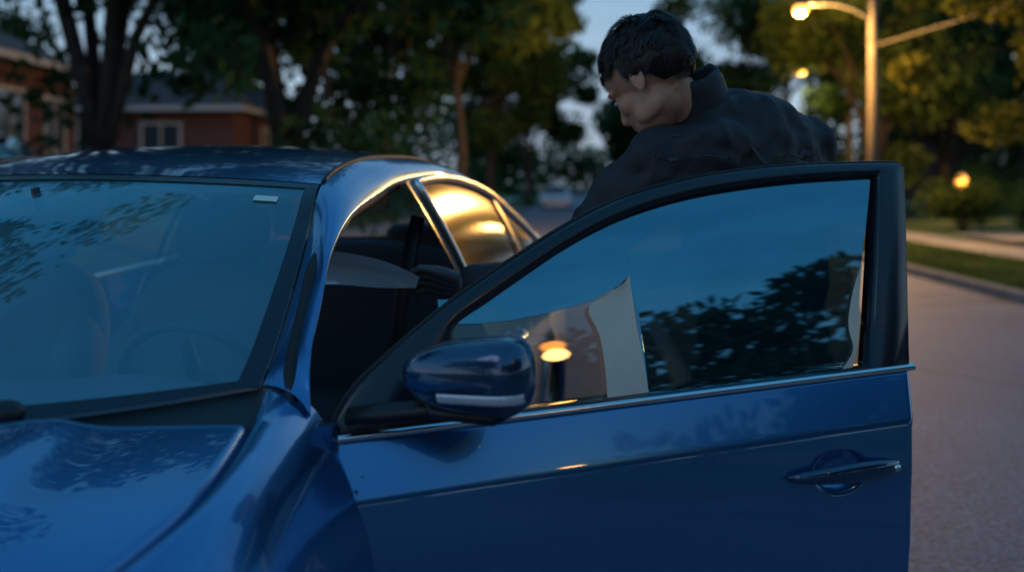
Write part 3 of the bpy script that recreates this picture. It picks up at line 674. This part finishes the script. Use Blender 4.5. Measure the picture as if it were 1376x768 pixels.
for c in cols:
    row=[]
    for dz,ou in zip(dzd,dout):
        s=c*1.22; z=float(zb(s))+dz; s=float(s0(z)+c*(s1(z)-s0(z))); y=-ou
        ed=min(c,1-c)
        if ed<.012: y+=.014*(1-ed/.012)**2
        dr2=((s-sh)/.064)**2+((z-zh+.004)/.043)**2
        if dr2<1: y+=.026*(1-dr2)**1.3
        row.append((s,y,z))
    row.append((row[-1][0],row[-1][1]+.06,row[-1][2]))
    G.append(row)
door=empty('door',(0,0,0)); door.parent=car; door.location=(.82,0,0); door.rotation_euler=(0,0,math.atan2(DDY,DDX)+CA)
door['label']='driver door swung wide open toward the camera'
MB().grid(G).obj('door_skin',M['paint'],door)
G=np.array(G); inner=[]
for c in np.linspace(0,1,20):
    inner.append([(float(s0(z)+.01+c*(s1(z)-s0(z)-.02)),.095 if 0<q<7 else .04,z) for q,z in enumerate(np.linspace(float(zb(c*1.2))-.005,.28,8))])
b=MB(); b.grid(inner)
L0=G[0]; L1=G[-1]
b.grid([[tuple(p) for p in L0[:-1]],[(p[0]+.01,.085,p[2]) for p in L0[:-1]]]); b.grid([[tuple(p) for p in L1[:-1]],[(p[0]-.01,.085,p[2]) for p in L1[:-1]]])
b.grid([[(s,-.0,float(zb(s))-.002),(s,.09,float(zb(s))-.004)] for s in np.linspace(0,1.22,10)])
b.obj('door_lining',M['black'],door)
pairs=[((443,592),(612,553)),((445,574),(611,540)),((470,530),(610,520)),((520,480),(610,490)),((560,445),(610,460)),((600,412),(613,437)),((650,376),(660,402)),((700,343),(708,368)),((760,305),(766,329)),((820,274),(826,297)),((880,252),(886,275)),((940,238),(944,260)),((1000,229),(1003,250)),((1080,222),(1080,241)),((1150,219.5),(1140,237))]
tail=[((1198,219),(1170,235)),((1210,220),(1176,236)),((1214,225),(1178,242)),((1216,270),(1178,270)),((1218,340),(1176,340)),((1220,420),(1172,420)),((1222,492),(1167,493)),((1100,507.5),(1090,503)),((900,533.5),(900,527)),((720,556.5),(720,549))]
P=np.array(pairs,float).reshape(-1,4); P=crv(P,60); PP=list(P)+[np.array([*a,*b_]) for a,b_ in tail]
Gf=[]; ring_in=[]
for q in PP:
    so_,yo,zo=hit(q[0],q[1]); si,yi,zi=hit(q[2],q[3])
    ring_in.append((si,yi,zi))
    md=lambda f,off:(so_+(si-so_)*f,yo+(yi-yo)*f+off,zo+(zi-zo)*f)
    Gf.append([md(0,.035),md(0,.0),md(.05,-.006),md(.5,-.007),md(.92,-.006),md(.97,-.002),md(1,.010),md(1,.035),md(0,.035)])
MB().grid(Gf,close_u=True).obj('window_frame',M['gloss'],door)
MB().tube([(p[1][0],p[1][1]+.012,p[1][2]) for p in Gf[:68]],.006,6).obj('frame_seal',M['rubber'],door)
ri=np.array(ring_in); topc=ri[18:63]; topc=topc[np.argsort(topc[:,0])]
sa,sb=ri[0][0],ri[66][0]
def ztop(s): return float(np.interp(s,topc[:,0],topc[:,2]))
def pane(sA,sB,off,zlow=None,ns=90,nz=24):
    G=[]
    for s in np.linspace(sA,sB,ns):
        zl=float(zb(s))-.01
        if zlow is not None: zl=max(zl,float(zlow(s)))
        zt=ztop(s)+.012
        G.append([(s,ysurf(s,z)+off,z) for z in np.linspace(zl,max(zt,zl+.001),nz)])
    return G
MB().grid(pane(sa-.015,sb+.02,.014)).obj('window_glass',M['clear'],door)
low=[hit(*q)[::2] for q in [(590,436),(640,436),(690,431),(740,421),(800,404),(834,384),(848,371),(873,528),(880,560)]]
ls=[a for a,_ in low]; lz=[c for _,c in low]
def filmpane():
    G=[]; eR=[hit(*q)[::2] for q in [(1176,200),(1168,300),(1161,356),(1156,440),(1150,496),(1149,520)]]
    zz_=[c for _,c in eR][::-1]; ss_=[a for a,_ in eR][::-1]
    for q in np.linspace(0,1,220):
        row=[]
        sm=sa-.015+(sb-.005-sa+.015)*q
        zl=max(float(zb(sm))-.01,float(np.interp(sm,ls,lz))); zt=ztop(sm)+.012
        for z in np.linspace(zl,max(zt,zl+.001),24):
            sR=float(np.interp(z,zz_,ss_)); s=sm
            if q>.8: s=sm+(sR-(sb-.005))*((q-.8)/.2)
            row.append((s,ysurf(s,z)+.010,z))
        G.append(row)
    return G
MB().grid(filmpane()).obj('window_film',M['film'],door)
def flap(pts_l,pts_r,nm,lift,label):
    G=[]
    l_=np.array(pts_l,float); r_=np.array(pts_r,float)
    for a,b_ in zip(crv(l_,20),crv(r_,20)):
        row=[]
        for t in np.linspace(0,1,8):
            q=a+(b_-a)*t; s,y,z=hit(q[0],q[1]); row.append((s,y+.007-lift*math.sin((1-t)*PI/2)**2,z))
        G.append(row)
    o=MB().grid(G).obj(nm,M['flap'],door); o['label']=label
flap([(838,380),(815,398),(792,411),(806,450),(813,490),(817,534)],[(848,370),(852,400),(858,440),(864,470),(869,500),(874,528)],'peeling_film',.006,'beige peeled flap of window film')
flap([(1158,356),(1146,400),(1142,440),(1148,470),(1134,496)],[(1161,356),(1158,400),(1157,440),(1154,475),(1149,494)],'peeling_film',.003,'narrow beige strip of peeled film')
Gc=[]
for s in np.linspace(-.004,1.226,60):
    z=float(zb(s)); Gc.append([(s,.004,z+.007),(s,-.008,z+.006),(s,-.012,z+.001),(s,-.011,z-.006),(s,-.002,z-.008)])
MB().grid(Gc).obj('belt_moulding',M['chrome'],door)
hA=hit(1056,641); hB=hit(1205,622)
G=[]
for t in np.linspace(0,1,30):
    s=hA[0]+(hB[0]-hA[0])*t; z=hA[2]+(hB[2]-hA[2])*t; y=ysurf(s,z); env=min(1,(abs(math.sin(PI*min(max(t,.0),1)))+.02)**.32)
    hz_=(.0155+.0065*t)*env; th_=.012*env; ar_=-.008-.024*abs(math.sin(PI*t))**.5
    row=[]
    for a in np.linspace(0,2*PI,22,endpoint=False):
        c_,s_=math.cos(a),math.sin(a); row.append((s,y+ar_-th_*math.copysign(abs(c_)**.8,c_),z+.004*math.sin(PI*t)+hz_*math.copysign(abs(s_)**.8,s_)))
    G.append(row)
hb=MB().grid(G,close_v=True); hb.add(G[0],[tuple(range(22))]).add(G[-1],[tuple(range(22))])
hb.obj('handle',M['paint2'],door)
k_=hit(1192,623); yk=ysurf(k_[0],k_[2])-.008-.024*abs(math.sin(PI*.92))**.5-.012; MB().tube([(k_[0],yk+.004,k_[2]+.001),(k_[0],yk-.0015,k_[2]+.001)],.0075,18).obj('keyhole',M['chrome'],door)
# mirror
u1=Vector((.80,-.60,.0)).normalized(); u2=Vector((.60,.80,0)); u3=Vector((0,0,1))
Mm=Matrix((u1,u2,u3)).transposed()
mc=Vector((.214,-.140,1.036)); Gm=[]
def menv(X): return math.sqrt(max(0,1-abs(X/.118)**(2.2 if X<0 else 5.5)))
for i,x in enumerate(np.linspace(-1,1,40)):
    X=.118*math.sin(x*PI/2); env=menv(X)
    hz=(.061+.010*X/.118)*env; dp=.062*env; zc_=.004*X/.118
    row=[]
    for a in np.linspace(0,2*PI,44,endpoint=False):
        c_,s_=math.cos(a),math.sin(a); e_=.80
        cy=math.copysign(abs(c_)**e_,c_); cz_=math.copysign(abs(s_)**e_,s_)
        row.append(mc+Mm@Vector((X,dp*cy,zc_+hz*cz_)))
    Gm.append(row)
MB().grid(Gm,close_v=True).obj('side_mirror',M['paint2'],door)
b=MB(); b.tube([mc+Mm@Vector((-.085,.02,-.045)),mc+Mm@Vector((-.05,0,-.062)),mc+Mm@Vector((.05,0,-.064)),mc+Mm@Vector((.085,0,-.052))],[.02,.03,.03,.015],12,True,.5)
b.tube([(.04,.0,.945),(.09,-.03,.955),(.14,-.08,.968),(.19,-.12,.978)],[.030,.030,.028,.022],14,True,.62)
b.obj('mirror_bracket',M['black'],door)
b=MB(); G=[]
for j_,X in enumerate(np.linspace(-.030,.110,57)):
    env=menv(X); hz=(.061+.010*X/.118)*env; dp=.062*env; row=[]
    rib=.0012 if (j_//2)%2 else 0
    for k in range(7):
        z_=-.020-.0030*k+.03*X; zr=min(.98,abs(z_-.004*X/.118)/max(hz,.001)); yy_=dp*(max(0,1-zr**(2/.80)))**(.80/2)
        row.append(mc+Mm@Vector((X,-yy_-((.0022+rib) if 0<k<6 else -.001),z_)))
    G.append(row)
b.grid(G).obj('turn_signal',M['lens'],door)
G=[[mc+Mm@Vector((.1*math.cos(a)*r_,.064,.050*math.sin(a)*r_)) for a in np.linspace(0,2*PI,24)] for r_ in(.01,1)]
MB().grid(G).obj('mirror_glass',M['chrome'],door)

# ================================================================== THE MAN
PR=Vector((.60,2.40,0))
man=empty('person',PR,0,'person in dark collared jacket bowing behind the open car door, gloved hand reaching in','person')
def rel(p): return tuple(Vector(tuple(map(float,p)))-PR)
Hc=Vector((.335,2.27,1.618)); pt=R(36); yw=R(42)
fw=Vector((-math.cos(pt)*math.cos(yw),math.cos(pt)*math.sin(yw),-math.sin(pt)))
lf=Vector((-math.sin(yw),-math.cos(yw),0)); up=fw.cross(lf).normalized()
HM=Matrix((fw,lf,up)).transposed(); HS=1.13
def hp(x,y,z): return rel(Hc+HM@(Vector((x,y,z))*HS))
def he(b,c,r,Mr=None): b.ell(hp(*c),tuple(q*HS for q in r),HM if Mr is None else HM@Mr,22,16)
b=MB()
he(b,(-.012,0,.022),(.096,.075,.090)); he(b,(.030,0,-.045),(.060,.056,.072)); he(b,(.038,0,-.086),(.048,.048,.034)); he(b,(.074,0,-.104),(.020,.021,.016))
he(b,(.060,0,.03),(.035,.055,.045)); he(b,(.010,0,-.06),(.055,.060,.05)); he(b,(.055,0,-.05),(.042,.045,.05))
for s_ in(-1,1):
    he(b,(.080,s_*.028,.008),(.012,.024,.008)); he(b,(.058,s_*.038,-.036),(.026,.020,.024)); he(b,(.018,s_*.048,-.078),(.040,.013,.024)); he(b,(.095,s_*.008,-.052),(.008,.007,.006))
    he(b,(.079,s_*.031,-.014),(.008,.013,.008))
    tl=Matrix.Rotation(R(12),3,'Y'); he(b,(-.008,s_*.074,-.026),(.013,.006,.024),tl)
    arc=[hp(-.010+.0145*math.cos(a)-.003*math.sin(a),s_*(.0785+.003*math.sin(a)),-.022+.0245*math.sin(a)) for a in np.linspace(-.35*PI,1.45*PI,18)]
    b.tube(arc,[.0038*HS]*18,8)
    he(b,(-.004,s_*.075,-.047),(.006,.005,.007))
b.tube([hp(.086,0,.004),hp(.096,0,-.020),hp(.106,0,-.042)],[.008*HS,.009*HS,.010*HS],10); he(b,(.105,0,-.046),(.010,.010,.008))
he(b,(.088,0,-.072),(.009,.016,.005)); he(b,(.086,0,-.080),(.009,.014,.005))
b.tube([hp(-.02,0,-.03),rel((.44,2.31,1.52)),rel((.50,2.33,1.44))],[.060,.062,.075],16)
Lft=Vector((-.85,-.53,0)); Fwd=Vector((-.53,.85,0)); TM=Matrix((Lft,Fwd,Vector((0,0,1)))).transposed()
def loft(b,rings,seg=28):
    G=[]
    for c,hw,hd in rings:
        G.append([Vector(rel(c))+TM@Vector((hw*math.cos(a),hd*math.sin(a),0)) for a in np.linspace(0,2*PI,seg,endpoint=False)])
    b.grid(G,close_v=True); n_=seg; b.add(G[0],[tuple(range(n_))]); b.add(G[-1],[tuple(range(n_))])
tr_=[((.66,2.44,.86),.175,.13),((.655,2.43,.98),.185,.135),((.64,2.41,1.12),.195,.14),((.60,2.38,1.28),.21,.14),((.565,2.35,1.40),.215,.13),((.545,2.34,1.48),.165,.105),((.505,2.33,1.53),.11,.09)]
loft(b,[(c,h*.75,d*.8) for c,h,d in tr_])
SLj=(.345,2.20,1.395); SRj=(.745,2.44,1.435)
armL=[SLj,(.235,2.235,1.27),(.125,2.285,1.135),(-.01,2.345,1.10),(-.125,2.37,1.092)]; armR=[SRj,(.73,2.58,1.30),(.66,2.70,1.15),(.45,2.78,1.10),(.25,2.82,1.08)]
for a in(armL,armR): b.tube([rel(p) for p in a],[.055,.045,.038,.034,.025],12)
legL=[(.56,2.38,.90),(.55,2.30,.5),(.57,2.36,.08)]; legR=[(.76,2.50,.90),(.76,2.44,.5),(.79,2.54,.08)]
for a in(legL,legR): b.tube([rel(p) for p in crv(a,6)],[.085,.078,.062,.052,.045,.038],14)
def hand(b,W,K,across,upv,k):
    W=Vector(W);K=Vector(K); dr=(K-W).normalized(); ac=Vector(across).normalized(); dn=-Vector(upv).normalized()
    for i in range(4):
        o_=ac*(i-1.5)*.0205; b.tube([rel(W+o_*.55),rel(W+(K-W)*.5+o_*.8),rel(K+o_)],[.017*k,.018*k,.014*k],10)
        Ls=[.074,.082,.076,.060][i]
        p0=K+o_; p1=p0+dr*Ls*.42+dn*.004; p2=p1+dr*Ls*.26+dn*Ls*.22; p3=p2+dr*Ls*.08+dn*Ls*.26
        b.tube([rel(p0),rel(p1),rel(p2),rel(p3)],[.0115*k,.0105*k,.0095*k,.008*k],10); b.ell(rel(p3),(.008*k,)*3,None,10,8); b.ell(rel(p1),(.0105*k,)*3,None,10,8)
    T0=W+dr*.02-ac*.025+dn*.008; T1=T0+dr*.036-ac*.012+dn*.020; T2=T1+dr*.030+ac*.002+dn*.010; T3=T2+dr*.024+ac*.008
    b.tube([rel(T0),rel(T1),rel(T2),rel(T3)],[.015*k,.0135*k,.0115*k,.009*k],10); b.ell(rel(T3),(.009*k,)*3,None,10,8)
HL=((-.135,2.365,1.098),(-.200,2.360,1.112),(.05,.50,-.85),(0,-.60,.80)); HR=((.24,2.82,1.08),(.16,2.83,1.07),(0,-.7,-.6),(0,.3,.9))
hand(b,*HL,.75); hand(b,*HR,.75)
body=b.obj('body',M['skin'],man)
def rem(o,vs,sm,it):
    m=o.modifiers.new('r','REMESH'); m.mode='VOXEL'; m.voxel_size=vs; m.use_smooth_shade=True
    m=o.modifiers.new('s','SMOOTH'); m.factor=sm; m.iterations=it
rem(body,.0042,.5,6)
for s_ in(-1,1):
    e_=MB(); he(e_,(.082,s_*.031,-.013),(.009,.011,.006)); e_.obj('eye',M['whitep'],man)
    e_=MB(); e_.tube([hp(.093,s_*.014,.010),hp(.092,s_*.030,.016),hp(.081,s_*.048,.010)],[.003,.005,.002],6); e_.obj('eyebrow',M['hair'],man)
b=MB(); r_=random.Random(5)
def hairpt(d,k=1.0):
    tf=1+.04*max(0,d[2])+.04*max(0,d[0])*max(0,d[2])
    return (-.014+d[0]*.103*k*tf,d[1]*.084*k*tf,.026+d[2]*.100*k*tf)
def inhair(d,g=0):
    x,y,z=d
    if x>.55: return z>.27-g
    if x>.14: return z>-.04+ (x-.14)*.55-g
    if x>-.02: return z>-.42-g
    return z>-.80 if x<-.30 else z>-.22-(-.02-x)*2.1-g*.3
Vh=[];Fh=[]
N1,N2=56,80; idm={}
for i in range(N1):
    for j in range(N2):
        th=PI*(i+.5)/N1; ph=2*PI*j/N2; d=(math.sin(th)*math.cos(ph),math.sin(th)*math.sin(ph),math.cos(th))
        kk_=1.0+.006*math.sin(7*ph+4*th)*math.sin(th); idm[i,j]=(len(Vh),d); Vh.append(hp(*hairpt(d,kk_)))
for i in range(N1-1):
    for j in range(N2):
        q=[(i,j),(i+1,j),(i+1,(j+1)%N2),(i,(j+1)%N2)]
        if all(inhair(idm[a][1],-.05) for a in q): Fh.append([idm[a][0] for a in q])
b.add(Vh,Fh)
crown=Vector((-.50,.15,.85)).normalized()
locks=[]
for _ in range(240):
    d=Vector((r_.gauss(0,1),r_.gauss(0,1),r_.gauss(0,1))).normalized(); locks.append((d,Vector((r_.gauss(0,.32),r_.gauss(0,.32),r_.gauss(0,.32))),r_.uniform(.001,.010)))
for _ in range(20000):
    d=Vector((r_.gauss(0,1),r_.gauss(0,1),r_.gauss(0,1))).normalized()
    if not inhair(d,.05): continue
    lk=max(locks,key=lambda q:q[0].dot(d))
    away=(d-crown*d.dot(crown)); away=(away.normalized() if away.length>.1 else Vector((1,0,0)))
    if d.x>.2 and d.z>.3: away=(away+Vector((.5,-.35,0))).normalized()
    away=(away+lk[1]+Vector((r_.gauss(0,.10),r_.gauss(0,.10),r_.gauss(0,.10)))); away=(away-d*away.dot(d)).normalized()
    side_=1.0 if d.z>.3 else .45
    p0=Vector(hairpt(d,.995)); L=r_.uniform(.024,.044)*(1 if d.z>.1 else .6); nrm=d; sd=away.cross(nrm).normalized()*r_.uniform(.0006,.0013)
    lift=lk[2]*side_+r_.uniform(0,.002); p1=p0+away*L*.5+nrm*lift; p2=p0+away*L+nrm*(lift*.9-L*L*2.2+r_.uniform(0,.003))
    b.add([hp(*(p0-sd)),hp(*(p0+sd)),hp(*(p1+sd)),hp(*(p1-sd)),hp(*p2)],[(0,1,2,3),(3,2,4)])
b.obj('hair',M['hair'],man)
# jacket
b=MB(); loft(b,tr_)
for a,rd in((armL,[.092,.084,.074,.062,.046]),(armR,[.096,.084,.074,.062,.048])):
    b.tube([rel(p) for p in crv(a,12)],list(np.interp(np.linspace(0,1,12),np.linspace(0,1,5),rd)),18); b.ell(rel(a[0]),(rd[0]*1.03,)*3)
b.ell(rel((.545,2.32,1.41)),(.285,.135,.11),TM,28,18,.72)
b.ell(rel((.45,2.27,1.44)),(.13,.10,.09)); b.ell(rel((.60,2.36,1.49)),(.13,.11,.088)); b.ell(rel((.53,2.33,1.50)),(.12,.10,.09)); b.ell(rel((.69,2.40,1.462)),(.11,.10,.085))
jk=b.obj('jacket',M['jacket'],man); rem(jk,.009,.6,12)
tx=D.textures.new('folds','CLOUDS'); tx.noise_scale=.12; tx.noise_depth=2
m=jk.modifiers.new('d','DISPLACE'); m.texture=tx; m.strength=.036; m.mid_level=.5
tx2=D.textures.new('creases','MARBLE'); tx2.noise_scale=.16; tx2.turbulence=11; tx2.marble_type='SOFT'
m=jk.modifiers.new('d2','DISPLACE'); m.texture=tx2; m.strength=.016; m.mid_level=.5
def seam(pts_,nm='seam',r=.0028):
    o=MB().tube([rel(p) for p in crv(pts_,60)],r,5).obj(nm,M['seam'],man)
    m=o.modifiers.new('w','SHRINKWRAP'); m.target=jk; m.wrap_method='NEAREST_SURFACEPOINT'; m.wrap_mode='ABOVE_SURFACE'; m.offset=.0012
seam([(.30,2.03,1.42),(.42,2.06,1.425),(.55,2.12,1.43),(.68,2.2,1.435),(.80,2.30,1.43)])
seam([(.42,2.16,1.55),(.36,2.09,1.49),(.31,2.06,1.42),(.30,2.05,1.33),(.28,2.07,1.25)])
seam([(.62,2.16,1.43),(.63,2.16,1.30),(.64,2.17,1.2)])
G=[]
ax=Vector((-.046,-.018,.086)).normalized(); xx=Vector((1,0,0)); xx=(xx-ax*xx.dot(ax)).normalized(); yy=ax.cross(xx)
for cc,rr_ in [((.478,2.335,1.465),.128),((.468,2.33,1.495),.106),((.450,2.322,1.54),.099),((.430,2.316,1.578),.103),((.420,2.312,1.596),.102),((.416,2.311,1.604),.094),((.419,2.312,1.598),.086),((.45,2.325,1.53),.084)]:
    G.append([Vector(rel(cc))+xx*(rr_*math.cos(a)*(1+.02*math.sin(5*a)))+yy*(rr_*.92*math.sin(a))+ax*(.006*math.sin(3*a)+.003*math.sin(7*a)) for a in np.linspace(0,2*PI,48,endpoint=False)])
MB().grid(G,close_v=True).obj('collar',M['jacket'],man)
b=MB()
loft(b,[((.66,2.44,1.0),.15,.11),((.66,2.44,.88),.165,.125)])
for a in(legL,legR): b.tube([rel(p) for p in crv(a,8)],[.10,.098,.09,.08,.075,.07,.066,.066],18)
tz=b.obj('trousers',M['trouser'],man); rem(tz,.012,.5,6)
for c in((.57,2.36),(.79,2.54)):
    MB().ell(rel((c[0]-.05,c[1]+.04,.05)),(.15,.055,.055),Matrix.Rotation(R(-35),3,'Z'),20,12,.75).obj('shoe',M['shoe'],man)
for h_ in(HL,HR):
    b=MB(); hand(b,*h_,1.05); W=Vector(h_[0]); K=Vector(h_[1]); b.tube([rel(W-(K-W)*.6),rel(W)],[.036,.030],14)
    g_=b.obj('glove',M['glove'],man); rem(g_,.0032,.5,2)
sr=Vector((-.30,2.33,1.12))
G=[]
for i,q in enumerate(np.linspace(0,1,30)):
    row=[]
    for t in np.linspace(0,1,12):
        top=Vector((-.232,2.335,1.122)).lerp(Vector((-.465,2.17,1.205)),q); bot=Vector((-.242,2.340,1.092)).lerp(Vector((-.45,2.20,1.118)),q)
        p=top.lerp(bot,t); p.z+=.016*math.sin(PI*q)*(1-t)+.002*math.sin(7*q+2*t); p.y+=.018*math.sin(PI*t)*q+.006*math.sin(5*q)*t
        row.append(p-sr)
    G.append(row)
o=MB().grid(G).obj('plastic_sheet',M['sheet']); o.location=sr; tag(o,'thin clear plastic sheet held by the gloved hand in the door opening','sheet')
